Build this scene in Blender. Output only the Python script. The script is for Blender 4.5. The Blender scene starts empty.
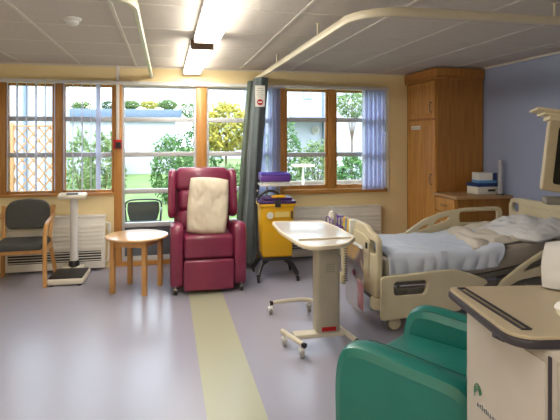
import bpy, bmesh, math, random
from mathutils import Vector, Matrix, noise
random.seed(7)
S = bpy.context.scene
COL = S.collection
PI = math.pi
R = math.radians

# ---------------------------------------------------------------- camera, world, sun, exposure
YAW = math.atan(114/500)
cam = bpy.data.cameras.new('camera'); cam_o = bpy.data.objects.new('camera', cam); COL.objects.link(cam_o)
cam.sensor_width = 36; cam.lens = 36*500/560; cam.shift_y = -72/560; cam.clip_start = .05; cam.clip_end = 300
cam_o.location = (0, 0, 1.55); cam_o.rotation_euler = (R(90), 0, -YAW)
S.camera = cam_o
w = bpy.data.worlds.new('world'); S.world = w; w.use_nodes = True
bg = w.node_tree.nodes['Background']; bg.inputs[0].default_value = (.74, .87, 1, 1); bg.inputs[1].default_value = 3.5
sun = bpy.data.lights.new('sun', 'SUN'); sun.energy = 2.0; sun.angle = R(4); sun.color = (1, .93, .8)
sun_o = bpy.data.objects.new('sun', sun); COL.objects.link(sun_o); sun_o.rotation_euler = (R(42), 0, R(-25))
S.view_settings.view_transform = 'Standard'; S.view_settings.look = 'None'
S.view_settings.exposure = 0.92; S.view_settings.gamma = 1; S.view_settings.use_curve_mapping = False
LAMP_POWER = 14.0

# ---------------------------------------------------------------- helpers
def at(px, py, y):
    """a point of the garden seen in that direction, y metres into the scene"""
    u = (px-280)/500; s, c = math.sin(YAW), math.cos(YAW)
    dx, dy, dz = s+u*c, c-u*s, (138-py)/500
    t = y/dy
    return Vector((dx*t, y, 1.55+dz*t))

def mat(name, col, rough=.5, metal=0, var=0, vscale=8, bump=0, bscale=60, spec=.5, coat=0, col2=None, stretch=None, emit=None, trans=0, sheen=0):
    m = bpy.data.materials.new(name); m.use_nodes = True
    nt = m.node_tree; N = nt.nodes; L = nt.links; p = N['Principled BSDF']
    p.inputs['Base Color'].default_value = (*col, 1); p.inputs['Roughness'].default_value = rough
    p.inputs['Metallic'].default_value = metal; p.inputs['Specular IOR Level'].default_value = spec
    p.inputs['Coat Weight'].default_value = coat; p.inputs['Sheen Weight'].default_value = sheen
    tc = N.new('ShaderNodeTexCoord'); mp = N.new('ShaderNodeMapping'); L.new(tc.outputs['Object'], mp.inputs[0])
    if stretch: mp.inputs['Scale'].default_value = stretch
    nz = N.new('ShaderNodeTexNoise'); nz.inputs['Scale'].default_value = vscale; nz.inputs['Detail'].default_value = 4
    L.new(mp.outputs[0], nz.inputs['Vector'])
    if col2 is None: col2 = tuple(max(0, c*(1-max(var, .06))) for c in col)
    mx = N.new('ShaderNodeMix'); mx.data_type = 'RGBA'
    cr = N.new('ShaderNodeValToRGB'); cr.color_ramp.elements[0].position = .35; cr.color_ramp.elements[1].position = .68
    L.new(nz.outputs['Fac'], cr.inputs[0]); L.new(cr.outputs[0], mx.inputs['Factor'])
    mx.inputs['A'].default_value = (*col, 1); mx.inputs['B'].default_value = (*col2, 1)
    L.new(mx.outputs['Result'], p.inputs['Base Color'])
    if bump:
        n2 = N.new('ShaderNodeTexNoise'); n2.inputs['Scale'].default_value = bscale; n2.inputs['Detail'].default_value = 3
        L.new(mp.outputs[0], n2.inputs['Vector'])
        b = N.new('ShaderNodeBump'); b.inputs['Strength'].default_value = bump; b.inputs['Distance'].default_value = .01
        L.new(n2.outputs['Fac'], b.inputs['Height']); L.new(b.outputs[0], p.inputs['Normal'])
    if emit:
        p.inputs['Emission Color'].default_value = (*emit[0], 1); p.inputs['Emission Strength'].default_value = emit[1]
    if trans:
        t = N.new('ShaderNodeBsdfTranslucent'); t.inputs[0].default_value = (*col, 1)
        a = N.new('ShaderNodeMixShader'); a.inputs[0].default_value = trans
        L.new(p.outputs[0], a.inputs[1]); L.new(t.outputs[0], a.inputs[2]); L.new(a.outputs[0], N['Material Output'].inputs[0])
    return m

def clear(name, col, gloss=.08, rough=.02, density=0, dcol=None, ior=1.35):
    m = bpy.data.materials.new(name); m.use_nodes = True
    nt = m.node_tree; N = nt.nodes; L = nt.links; N.remove(N['Principled BSDF'])
    t = N.new('ShaderNodeBsdfTransparent'); t.inputs[0].default_value = (*col, 1)
    g = N.new('ShaderNodeBsdfGlossy'); g.inputs['Roughness'].default_value = rough
    f = N.new('ShaderNodeFresnel'); f.inputs[0].default_value = ior
    mx = N.new('ShaderNodeMixShader'); L.new(f.outputs[0], mx.inputs[0]); L.new(t.outputs[0], mx.inputs[1]); L.new(g.outputs[0], mx.inputs[2])
    out = mx
    if density:
        d = N.new('ShaderNodeBsdfDiffuse'); d.inputs[0].default_value = (*(dcol or (1, 1, 1)), 1)
        m2 = N.new('ShaderNodeMixShader'); m2.inputs[0].default_value = density
        L.new(mx.outputs[0], m2.inputs[1]); L.new(d.outputs[0], m2.inputs[2]); out = m2
    L.new(out.outputs[0], N['Material Output'].inputs[0])
    return m

def B(): return bmesh.new()

def box(bm, c, s, bev=0, rot=None, seg=2):
    M = Matrix.Translation(c)
    if rot: M = M @ (Matrix.Rotation(rot[2], 4, 'Z') @ Matrix.Rotation(rot[1], 4, 'Y') @ Matrix.Rotation(rot[0], 4, 'X'))
    M = M @ Matrix.Diagonal((*s, 1))
    r = bmesh.ops.create_cube(bm, size=1, matrix=M)
    if bev:
        ed = list({e for v in r['verts'] for e in v.link_edges})
        bmesh.ops.bevel(bm, geom=ed, offset=bev, segments=seg, profile=.5, affect='EDGES', clamp_overlap=True)
    return bm

def bb(bm, x0, x1, y0, y1, z0, z1, bev=0, seg=2):
    return box(bm, ((x0+x1)/2, (y0+y1)/2, (z0+z1)/2), (abs(x1-x0), abs(y1-y0), abs(z1-z0)), bev, None, seg)

def cyl(bm, a, b, r, r2=None, n=20, bev=0):
    a, b = Vector(a), Vector(b); d = b-a
    M = Matrix.Translation((a+b)/2) @ d.to_track_quat('Z', 'Y').to_matrix().to_4x4()
    res = bmesh.ops.create_cone(bm, cap_ends=True, segments=n, radius1=r, radius2=r if r2 is None else r2, depth=d.length, matrix=M)
    if bev:
        ed = [e for e in {e for v in res['verts'] for e in v.link_edges} if any(len(f.verts) > 4 for f in e.link_faces)]
        bmesh.ops.bevel(bm, geom=ed, offset=bev, segments=2, profile=.5, affect='EDGES')
    return bm

def smooth_path(p, k=6):
    p = [Vector(q) for q in p]
    if len(p) < 3: return p
    out = []
    for i in range(len(p)-1):
        a = p[i-1] if i else p[0]*2-p[1]; b, c = p[i], p[i+1]; d = p[i+2] if i+2 < len(p) else p[-1]*2-p[-2]
        for j in range(k):
            t = j/k
            out.append(.5*((2*b)+(c-a)*t+(2*a-5*b+4*c-d)*t*t+(3*b-a-3*c+d)*t**3))
    return out+[p[-1]]

def sweep(bm, pts, ra, rb=None, n=12, smooth=True, up=(0, 0, 1), square=False, k=6, closed=False):
    """tube; ra, rb: half sizes across / along 'up'; square gives a rounded rectangular bar"""
    rb = ra if rb is None else rb
    P = smooth_path(pts, k) if smooth else [Vector(q) for q in pts]
    rings = []
    for i, q in enumerate(P):
        if closed: t = P[(i+1) % len(P)]-P[i-1]
        else: t = P[min(i+1, len(P)-1)]-P[max(i-1, 0)]
        t.normalize(); U = Vector(up)
        if abs(t.dot(U)) > .95 : U = Vector((0, 1, 0)) if abs(up[2]) > .5 else Vector((0, 0, 1))
        sx = t.cross(U).normalized(); sy = sx.cross(t).normalized()
        if rings and not closed:
            pass
        ring = []
        for j in range(n):
            a = 2*PI*(j+.5)/n; cx, cy = math.cos(a), math.sin(a)
            if square:
                e = .35; cx = math.copysign(abs(cx)**e, cx); cy = math.copysign(abs(cy)**e, cy)
            ring.append(bm.verts.new(q+sx*cx*ra+sy*cy*rb))
        rings.append(ring)
    m = len(rings)
    for i in range(m if closed else m-1):
        A, C_ = rings[i], rings[(i+1) % m]
        for j in range(n):
            bm.faces.new((A[j], A[(j+1) % n], C_[(j+1) % n], C_[j]))
    if not closed:
        bm.faces.new(rings[0][::-1]); bm.faces.new(rings[-1])
    return bm

def lathe(bm, prof, c=(0, 0, 0), n=32):
    rings = []
    for r, z in prof:
        rings.append([bm.verts.new((c[0]+max(r, .0005)*math.cos(2*PI*j/n), c[1]+max(r, .0005)*math.sin(2*PI*j/n), c[2]+z)) for j in range(n)])
    for i in range(len(rings)-1):
        for j in range(n): bm.faces.new((rings[i][j], rings[i][(j+1) % n], rings[i+1][(j+1) % n], rings[i+1][j]))
    bm.faces.new(rings[0][::-1]); bm.faces.new(rings[-1])
    return bm

def plate(bm, outer, holes=(), t=.03, bev=.004, M=None, smooth=0):
    """flat board traced in its own XY plane, with real holes, t thick"""
    cu = bpy.data.curves.new('tmp', 'CURVE'); cu.dimensions = '2D'; cu.fill_mode = 'BOTH'
    cu.extrude = max(t/2-bev, .0005); cu.bevel_depth = bev; cu.bevel_resolution = 1; cu.offset = -bev
    for poly in [outer, *holes]:
        q = [(*p, 0) for p in poly]
        if smooth:
            q = [Vector(p) for p in q]; r = []
            n = len(q)
            for i in range(n):
                a, b, c = q[i-1], q[i], q[(i+1) % n]
                d1 = min(smooth, (a-b).length*.48); d2 = min(smooth, (c-b).length*.48)
                s0 = b+(a-b).normalized()*d1; s1 = b+(c-b).normalized()*d2
                for j in range(5):
                    v = j/4; r.append(s0*(1-v)**2+b*2*v*(1-v)+s1*v*v)
            q = r
        sp = cu.splines.new('POLY'); sp.points.add(len(q)-1); sp.use_cyclic_u = True
        for i, p in enumerate(q): sp.points[i].co = (p[0], p[1], 0, 1)
    o = bpy.data.objects.new('tmp', cu); COL.objects.link(o)
    bpy.context.view_layer.update()
    me = bpy.data.meshes.new_from_object(o.evaluated_get(bpy.context.evaluated_depsgraph_get()))
    if M is not None: me.transform(M)
    bm.from_mesh(me)
    bpy.data.objects.remove(o); bpy.data.curves.remove(cu); bpy.data.meshes.remove(me)
    return bm

# board planes: plate XY -> world YZ (board across x) / XZ (board across y)
M_YZ = Matrix(((0, 0, 1, 0), (1, 0, 0, 0), (0, 1, 0, 0), (0, 0, 0, 1)))
M_XZ = Matrix(((1, 0, 0, 0), (0, 0, -1, 0), (0, 1, 0, 0), (0, 0, 0, 1)))

def text(bm, s, size, M, depth=.0006):
    cu = bpy.data.curves.new('tmp', 'FONT'); cu.body = s; cu.size = size; cu.extrude = depth; cu.align_x = 'CENTER'; cu.align_y = 'CENTER'
    o = bpy.data.objects.new('tmp', cu); COL.objects.link(o); bpy.context.view_layer.update()
    me = bpy.data.meshes.new_from_object(o.evaluated_get(bpy.context.evaluated_depsgraph_get())); me.transform(M)
    bm.from_mesh(me); bpy.data.objects.remove(o); bpy.data.curves.remove(cu); bpy.data.meshes.remove(me)
    return bm

def grid(bm, f, nu, nv, wrap=False):
    V = [[bm.verts.new(f(i/nu, j/nv)) for j in range(nv+1)] for i in range(nu+1)]
    for i in range(nu):
        for j in range(nv): bm.faces.new((V[i][j], V[i+1][j], V[i+1][j+1], V[i][j+1]))
    return V

def puff(bm, w_, h_, t, M=None, n=22, wr=.006, pw=3.0, seed=0):
    """a stuffed cushion w x h (local x, z) and t thick (local y)"""
    M = M or Matrix.Identity(4)
    def side(sg):
        def f(a, b):
            u, v = 2*a-1, 2*b-1
            k = max(0, (1-abs(u)**pw)*(1-abs(v)**pw))**.5
            pin = 1-.06*(u*u*v*v)
            wx = noise.noise(Vector((u*2.2+seed, v*2.6, sg+seed)))*wr*2+noise.noise(Vector((u*6+seed, v*5, sg)))*wr
            return M @ Vector((u*w_/2*(1-.05*(1-v*v)*0)*pin, sg*(t/2*k)+wx*k, v*h_/2*pin))
        return f
    grid(bm, side(1), n, n); grid(bm, side(-1), n, n)
    bmesh.ops.remove_doubles(bm, verts=bm.verts, dist=.0008)
    bmesh.ops.recalc_face_normals(bm, faces=bm.faces)
    return bm

def obj(name, bm, m, parent=None, kind=None, ang=38, label=None, flat=False):
    bmesh.ops.recalc_face_normals(bm, faces=bm.faces)
    me = bpy.data.meshes.new(name); bm.to_mesh(me); bm.free()
    if not flat:
        for p in me.polygons: p.use_smooth = True
        me.set_sharp_from_angle(angle=R(ang))
    me.materials.append(m)
    o = bpy.data.objects.new(name, me); COL.objects.link(o)
    if parent: o.parent = parent
    if kind: o['kind'] = kind
    if label: o['label'] = label
    return o

def thing(name, label, cat, loc=(0, 0, 0), rz=0, group=None, rx=0, ry=0):
    o = bpy.data.objects.new(name, None); COL.objects.link(o); o.empty_display_size = .1
    o.location = loc; o.rotation_euler = (rx, ry, rz); o['label'] = label; o['category'] = cat
    if group: o['group'] = group
    return o

def tag(o, label, cat, group=None, kind=None):
    o['label'] = label; o['category'] = cat
    if group: o['group'] = group
    if kind: o['kind'] = kind
    return o

def dup(root, loc, rz=None, label=None, group=None):
    r = root.copy(); COL.objects.link(r); r.location = loc
    if rz is not None: r.rotation_euler = (0, 0, rz)
    if label: r['label'] = label
    if group: r['group'] = group
    for ch in list(root.children):
        c = ch.copy(); COL.objects.link(c); c.parent = r
        for g in list(ch.children):
            d = g.copy(); COL.objects.link(d); d.parent = c
    return r

# ---------------------------------------------------------------- materials
m_wall = mat('cream_wall', (.88, .73, .42), .6, var=.05, vscale=1.5, bump=.05, bscale=120)
m_blue = mat('blue_wall', (.34, .40, .60), .6, var=.04, vscale=1.5, bump=.05, bscale=120)
m_ceil = mat('ceiling_tile', (.64, .59, .54), .8, var=.05, vscale=30, bump=.25, bscale=300)
m_bar = mat('ceiling_tee', (.70, .66, .60), .45)
m_oak = mat('oak', (.60, .29, .075), .38, vscale=5, stretch=(9, 9, .6), col2=(.46, .20, .045), coat=.15)
m_oakh = mat('oak_flat', (.60, .29, .075), .38, vscale=5, stretch=(.6, 9, 9), col2=(.46, .20, .045), coat=.15)
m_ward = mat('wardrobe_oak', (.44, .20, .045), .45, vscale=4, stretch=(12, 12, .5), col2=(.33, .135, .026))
m_beech = mat('beech', (.66, .36, .13), .32, vscale=6, stretch=(3, 3, .8), col2=(.56, .28, .085), coat=.2)
m_beecht = mat('beech_top', (.72, .44, .20), .28, vscale=6, stretch=(1, 8, 8), col2=(.64, .36, .14), coat=.3)
m_white = mat('white_paint', (.78, .78, .78), .35)
m_upvc = mat('window_white', (.60, .62, .66), .35)
m_cream = mat('cream_metal', (.80, .76, .66), .4)
m_dark = mat('dark_grille', (.05, .05, .05), .7)
m_black = mat('black_plastic', (.018, .018, .02), .4)
m_steel = mat('steel', (.55, .55, .55), .3, metal=1)
m_chrome = mat('chrome', (.7, .7, .7), .12, metal=1)
m_glass = clear('pane_glass', (.97, .98, .98))
m_slat = mat('blind_fabric', (.80, .82, .96), .8, trans=.65)
m_curt = mat('curtain_cloth', (.10, .13, .14), .85, var=.15, vscale=5, bump=.2, bscale=250, sheen=.2)
m_curtl = mat('curtain_lining', (.17, .21, .18), .85, var=.15, vscale=5, bump=.2, bscale=250, trans=.25)
m_burg = mat('burgundy_vinyl', (.25, .026, .078), .36, var=.2, vscale=4, bump=.12, bscale=35, coat=.15)
m_pill = mat('beige_linen', (.74, .66, .53), .85, var=.06, vscale=4, bump=.25, bscale=90)
m_grey = mat('grey_fabric', (.085, .088, .085), .85, var=.15, vscale=40, bump=.3, bscale=400)
m_yel = mat('yellow_plastic', (.80, .44, .008), .35, var=.04)
m_purp = mat('purple_plastic', (.13, .045, .33), .38)
m_purpd = mat('dark_purple_plastic', (.06, .02, .13), .38)
m_bedp = mat('bed_plastic', (.63, .56, .39), .42, var=.05, vscale=3)
m_bedm = mat('bed_metal', (.16, .15, .13), .5)
m_tray = mat('tray_laminate', (.78, .74, .66), .22, coat=.4)
m_colm = mat('column_metal', (.44, .40, .32), .42)
m_frame = mat('frame_metal', (.66, .60, .48), .35)
m_matt = mat('mattress_cover', (.38, .34, .30), .75, var=.12, vscale=3, bump=.3, bscale=25)
m_sheet = mat('blue_sheet', (.59, .65, .78), .85, var=.05, vscale=3, bump=.3, bscale=14)
m_blank = mat('cream_blanket', (.62, .57, .51), .9, var=.1, vscale=5, bump=.4, bscale=30)
m_wpil = mat('white_cotton', (.66, .67, .70), .85, var=.05, vscale=4, bump=.35, bscale=16)
m_teal = mat('green_vinyl', (.008, .18, .155), .34, var=.15, vscale=3, bump=.08, bscale=30, coat=.2)
m_lock = mat('locker_panel', (.50, .46, .42), .5, var=.03)
m_lockt = mat('locker_top', (.47, .39, .27), .38, var=.05, vscale=3)
m_trim = mat('dark_trim', (.035, .03, .04), .45)
m_hand = mat('handle_metal', (.16, .14, .12), .35, metal=.8)
m_red = mat('red_plastic', (.45, .008, .01), .4)
m_paper = mat('paper', (.78, .78, .74), .7)
m_navy = mat('navy_print', (.02, .05, .2), .5)
m_sky = mat('light_blue_print', (.12, .35, .7), .5)

# floor: speckled vinyl with an inlaid stripe
def floor_mat():
    m = mat('vinyl_floor', (.30, .29, .34), .30, spec=.45)
    nt = m.node_tree; N = nt.nodes; L = nt.links; p = N['Principled BSDF']
    tc = N.new('ShaderNodeTexCoord')
    sp = N.new('ShaderNodeTexNoise'); sp.inputs['Scale'].default_value = 160; L.new(tc.outputs['Object'], sp.inputs['Vector'])
    cl = N.new('ShaderNodeTexNoise'); cl.inputs['Scale'].default_value = 2.2; cl.inputs['Detail'].default_value = 5; L.new(tc.outputs['Object'], cl.inputs['Vector'])
    sx = N.new('ShaderNodeSeparateXYZ'); L.new(tc.outputs['Object'], sx.inputs[0])
    a = N.new('ShaderNodeMath'); a.operation = 'SUBTRACT'; a.inputs[1].default_value = .385; L.new(sx.outputs[0], a.inputs[0])
    b = N.new('ShaderNodeMath'); b.operation = 'ABSOLUTE'; L.new(a.outputs[0], b.inputs[0])
    c = N.new('ShaderNodeMath'); c.operation = 'LESS_THAN'; c.inputs[1].default_value = .165; L.new(b.outputs[0], c.inputs[0])
    r1 = N.new('ShaderNodeMix'); r1.data_type = 'RGBA'; r1.inputs['A'].default_value = (.372, .366, .462, 1); r1.inputs['B'].default_value = (.388, .382, .478, 1)
    L.new(sp.outputs['Fac'], r1.inputs['Factor'])
    r2 = N.new('ShaderNodeMix'); r2.data_type = 'RGBA'; r2.inputs['A'].default_value = (.46, .465, .345, 1); r2.inputs['B'].default_value = (.48, .485, .365, 1)
    L.new(sp.outputs['Fac'], r2.inputs['Factor'])
    mx = N.new('ShaderNodeMix'); mx.data_type = 'RGBA'; L.new(c.outputs[0], mx.inputs['Factor'])
    L.new(r1.outputs['Result'], mx.inputs['A']); L.new(r2.outputs['Result'], mx.inputs['B'])
    L.new(mx.outputs['Result'], p.inputs['Base Color'])
    rr = N.new('ShaderNodeMapRange'); rr.inputs['To Min'].default_value = .26; rr.inputs['To Max'].default_value = .29
    p.inputs['Roughness'].default_value = .27
    bp = N.new('ShaderNodeBump'); bp.inputs['Strength'].default_value = .02; bp.inputs['Distance'].default_value = .01
    bn = N.new('ShaderNodeTexNoise'); bn.inputs['Scale'].default_value = 5; L.new(tc.outputs['Object'], bn.inputs['Vector'])
    
    return m
m_floor = floor_mat()

# ---------------------------------------------------------------- room shell
H, D, XR, XL, YB = 2.42, 6.30, 3.86, -3.2, -2.2
struct = lambda n, bm, m, parent=None, ang=38: obj(n, bm, m, parent, None if parent else 'structure', ang)
struct('floor', bb(B(), XL-.2, XR+.2, YB-.2, D+.24, -.1, 0), m_floor)
struct('ceiling', bb(B(), XL-.2, XR+.2, YB-.2, D+.5, H, H+.25), m_ceil)
WT = .24
XA, XB = -1.86, 2.92          # the run of windows
X1, X2 = -.565, 1.40          # glazing reaches the floor between these
TOP, SL = 2.19, .90
bm = B()
bb(bm, XL-.2, XR+.2, D, D+WT, TOP+.02, H); bb(bm, XL-.2, XA, D, D+WT, 0, TOP+.02); bb(bm, XB, XR+.2, D, D+WT, 0, TOP+.02)
bb(bm, XA, X1-.045, D, D+WT, 0, SL-.02); bb(bm, X2+.07, XB, D, D+WT, 0, SL-.02)
struct('wall_back', bm, m_wall)
struct('wall_right', bb(B(), XR, XR+.2, YB-.2, D, 0, H), m_blue)
struct('wall_left', bb(B(), XL-.2, XL, YB-.2, D, 0, H), m_wall)
struct('wall_front', bb(B(), XL, XR, YB-.2, YB, 0, H), m_wall)
# ceiling grid
bm = B()
x = -1.62-.634*2
while x < XR:
    bb(bm, x-.012, x+.012, YB, D, H-.005, H+.001); x += .634
y = 5.55-.73*10
while y < D:
    bb(bm, XL, XR, y-.008, y+.008, H-.003, H+.001); y += .73
struct('trim_1', bm, m_bar)
struct('trim_2', bb(bb(B(), XL, XR, D-.02, D, H-.02, H), XR-.02, XR, YB, D-.02, H-.02, H), m_bar)
struct('baseboard_right', bb(B(), XR-.012, XR, YB, 5.0, 0, .1, .003), m_oak)
bm = B(); bb(bm, XL, XA, D-.012, D, 0, .1, .003)
struct('baseboard_back', bm, m_oak)
# sill boards under the two side windows, trim over the whole run
bm = B(); bb(bm, XA-.03, X1-.045, D-.035, D+.1, SL-.03, SL, .004); struct('trim_3', bm, m_oakh)
bm = B(); bb(bm, X2+.07, XB, D-.035, D+.1, SL-.075, SL-.03, .004); struct('trim_4', bm, m_oakh)
struct('trim_5', bb(B(), XA-.05, XB+.02, D-.03, D, TOP, TOP+.045, .004), m_white)
struct('trim_6', bb(B(), X1-.05, X2+.07, D, D+.2, 0, .05, .004), m_oakh)
# right reveal painted pale
struct('trim_7', bb(B(), XB, XB+.035, D-.02, D, SL-.08, TOP, .004), m_cream)

struct('trim_15', bb(B(), 1.34, 1.385, D+.01, D+.12, .05, TOP+.02, .006), m_cream)
# posts of timber between the windows
posts = [(-1.86, -1.80), (-1.275, -1.19), (-.61, -.52), (.37, .495), (1.385, 1.51), (2.095, 2.19), (2.89, 2.92)]
for i, (a, b) in enumerate(posts):
    z0 = 0.05 if 2 <= i <= 4 else SL-.02
    struct('trim_%d' % (8+i), bb(B(), a, b, D, D+.12, z0, TOP+.02, .006), m_cream if i == 6 else m_oak)
def window(name, x0, x1, z0, bars, rail=.045, panel=None, sill_wood=True):
    fr = B()
    bb(fr, x0, x0+.03, D+.03, D+.09, z0, TOP, .004); bb(fr, x1-.03, x1, D+.03, D+.09, z0, TOP, .004)
    bb(fr, x0+.03, x1-.03, D+.03, D+.09, TOP-.03, TOP, .004); bb(fr, x0+.03, x1-.03, D+.03, D+.09, z0, z0+rail, .004)
    r = struct(name, fr, m_upvc if panel else m_oak)
    for zb in bars:
        o = obj('glazing_bar', bb(B(), x0+.03, x1-.03, D+.025, D+.085, zb-.028, zb+.028, .006), m_upvc, r)
    zb = panel if panel else z0+rail
    obj('pane', bb(B(), x0+.03, x1-.03, D+.056, D+.062, zb, TOP-.03), m_glass, r)
    if panel: obj('lower_panel', bb(B(), x0+.03, x1-.03, D+.05, D+.075, z0+rail, panel, .002), m_panel, r)
    return r
m_panel = mat('grey_door_panel', (.13, .15, .18), .4)
window('window_1', -1.80, -1.275, SL-.02, (1.35, 1.775), .05)
window('window_2', -1.19, -.61, SL-.02, (1.35, 1.775), .05)
door = window('door_1', -.52, .37, .05, (.49, .90, 1.35, 1.775), .06, panel=.49)
window('window_3', .495, 1.34, .05, (.49, .90, 1.35, 1.775), .06, panel=.49)
window('window_4', 1.51, 2.095, SL-.03, (1.33, 1.79), .06)
window('window_5', 2.19, 2.89, SL-.03, (1.33, 1.79), .06)

# ---------------------------------------------------------------- vertical blinds
def blind(label, slats, z0, x0, x1, cord=None):
    t = thing('vertical_blind', label, 'blind', ((x0+x1)/2, D-.055, TOP+.02)); cx = (x0+x1)/2
    obj('headrail', bb(B(), x0-cx, x1-cx, -.02, .02, -.02, .02, .003), m_white, t)
    for xs, an in slats:
        b = B()
        M = Matrix.Translation((xs-cx, 0, 0)) @ Matrix.Rotation(an, 4, 'Z')
        def f(a, c, M=M): return M @ Vector(((a-.5)*.087, .006*(1-(2*a-1)**2), -.02+(z0-TOP)*c))
        grid(b, f, 4, 2)
        o = obj('slat', b, m_slat, t, ang=80)
    return t
sl = [(-1.76+.1*i, R(96+random.uniform(-7, 9))) for i in range(11)]+[(-.79, R(72)), (-.765, R(80))]
blind('long white vertical blind with slats turned edge-on across the left windows', sl, .94, -1.84, -.60)
blind('blue white vertical blind slats gathered behind the grey curtain', [(1.10+.026*i, R(60+random.uniform(-14, 14))) for i in range(13)], .12, .50, 1.44)
blind('lavender vertical blind slats bunched at the right end of the windows', [(2.575+.0205*i, R((34, 58, 44)[i % 3]+random.uniform(-6, 6))) for i in range(15)], .86, 1.47, 2.91)

# ---------------------------------------------------------------- ceiling lamps
m_tube = mat('lamp_diffuser', (.9, .88, .82), .4, emit=((1, .93, .80), LAMP_POWER))
m_cap = mat('lamp_end', (.20, .13, .09), .5)
def lamp(label, x, y0, y1):
    t = thing('fluorescent_lamp', label, 'ceiling lamp', (x, (y0+y1)/2, H-.005), group='fluorescent ceiling lamps')
    h = (y1-y0)/2
    obj('lamp_body', bb(B(), -.099, .099, -h+.012, h-.012, -.045, 0, .002), m_white, t)
    obj('diffuser', bb(B(), -.098, .098, -h+.012, h-.012, -.085, -.045, .012), m_tube, t)
    for s in (-1, 1): obj('end_cap', bb(B(), -.1, .1, s*h-.012, s*h+.012, -.088, -.001, .003), m_cap, t)
    return t
lamp('long white fluorescent ceiling lamp nearest the window wall', .31, 4.45, 6.2)
lamp('bright fluorescent ceiling lamp in front of the other, cut by the top edge', .325, 2.55, 4.15)
lamp('unseen fill lamp added high on the left, beyond the top edge', -1.9, .6, 2.2)  # added just out of view to brighten the interior
lamp('unseen fill lamp added above and behind the viewer', .35, -1.2, .4)  # added fill light behind the camera, never in view
lamp('unseen fill lamp added further back on the left', -1.9, -1.6, 0)  # another added fill, out of view, lifting the room's overall brightness

# smoke detector
t = thing('smoke_detector', 'round white smoke detector on the ceiling at upper left', 'smoke detector', (-.66, 3.86, H-.003))
obj('base', lathe(B(), [(.062, 0), (.062, -.012), (.055, -.02)]), m_white, t)
obj('sensor_head', lathe(B(), [(.045, -.018), (.046, -.035), (.034, -.05), (.016, -.055)]), m_white, t)

# ---------------------------------------------------------------- curtain rails
m_rail = mat('rail_enamel', (.68, .62, .48), .35)
def rail(label, path, hangers, wall=None):
    t = thing('curtain_rail', label, 'curtain rail', (path[0][0], path[0][1], 0)); o = Vector(path[0][:2]+(0,))
    obj('track', sweep(B(), [Vector(p)-o for p in path],   .016, .026, n=8, smooth=False, square=True), m_rail, t)
    for hx, hy in hangers:
        b = cyl(B(), (hx-o.x, hy-o.y, 2.31), (hx-o.x, hy-o.y, H-.008), .008, n=10); lathe(b, [(.02, 0), (.02, -.006)], (hx-o.x, hy-o.y, H-.006), 16)
        obj('hanger', b, m_rail, t)
    if wall:
        obj('wall_bracket', box(B(), (wall[0]-o.x, wall[1]-o.y, 2.30), (.05, .02, .05), .003), m_rail, t)
    return t
def corner(cx, cy, r, a0, a1, n=10): return [(cx+r*math.cos(a0+(a1-a0)*i/n), cy+r*math.sin(a0+(a1-a0)*i/n), 2.30) for i in range(n+1)]
p = [(1.12, D-.04, 2.30), (1.12, 3.2, 2.30)]+corner(1.42, 3.03, .30, PI, PI*1.5)+[(3.84, 2.72, 2.30)]
rail('cream curtain rail curving round the bed space from the window wall', p, [(1.12, 5.05), (1.12, 3.62), (2.42, 2.725), (3.5, 2.722)], (1.12, D-.02))
p = [(-.17, D-.06, 2.30), (-.17, 3.05, 2.30)]+corner(-.42, 2.95, .25, 0, -PI*.5)+[(-2.9, 2.70, 2.30)]
rail('thin curtain rail at upper left ending above the glazed door', p, [(-1.6, 2.70)], (-.17, D-.04))

# privacy curtain
t = thing('privacy_curtain', 'dark grey green curtain gathered on its rail beside the burgundy chair', 'curtain', (1.10, 5.97, 0))
def curtain_bm(cx0, cx1, hw0, hw1, hy, z0, z1, ph, pl, cy=0):
    b = B(); nu, nv = 120, 24
    def f(a, c):
        z = z0+(z1-z0)*c; an = 2*PI*a
        cx = cx0+(cx1-cx0)*c**1.3; hw = hw0+(hw1-hw0)*c
        k = 1+.065*math.sin(pl*an+ph+.6*c)+.07*math.sin(3*an+c*2)
        tie = 1-.12*math.exp(-((z-.92)/.25)**2)
        return Vector((cx+hw*k*tie*math.cos(an), cy+hy*k*tie*math.sin(an), z))
    V = grid(b, f, nu, nv); bmesh.ops.remove_doubles(b, verts=b.verts, dist=.0005)
    return b
obj('curtain_cloth', curtain_bm(-.12, .02, .085, .085, .16, .07, 2.27, .3, 7), m_curt, t)
obj('lining', curtain_bm(-.215, -.075, .055, .04, .10, .10, 2.25, 1.3, 6, .16), m_curtl, t, label='paler green edge of the curtain')
for i in range(5):
    obj('hook', cyl(B(), (.02, -.15+.07*i, 2.24), (.02, -.15+.07*i, 2.285), .006, n=8), m_white, t)
obj('tie_button', lathe(B(), [(.012, 0), (.012, .006)], n=14), m_white, t).matrix_local = Matrix.Translation((-.05, -.165, .93)) @ Matrix.Rotation(R(90), 4, 'X')
# sign pinned to the curtain
t = thing('curtain_sign', 'small white sign with red round symbol hanging on the grey curtain', 'sign', (1.075, 5.765, 2.04), rz=R(-4), rx=R(0))
obj('card', box(B(), (0, 0, 0), (.115, .004, .25), .001), m_paper, t)
b = B()
for z_, w_ in ((.09, .07), (.065, .08), (.04, .06), (.015, .08), (-.01, .05)): box(b, (0, -.0025, z_), (w_, .001, .006))
obj('lettering', b, mat('grey_print', (.35, .36, .36), .6), t)
b = B(); cyl(b, (0, -.002, -.07), (0, -.0045, -.07), .036, n=28); obj('symbol', b, m_red, t)
b = B(); box(b, (0, -.0052, -.07), (.05, .0012, .013)); obj('symbol_bar', b, m_paper, t)

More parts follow.
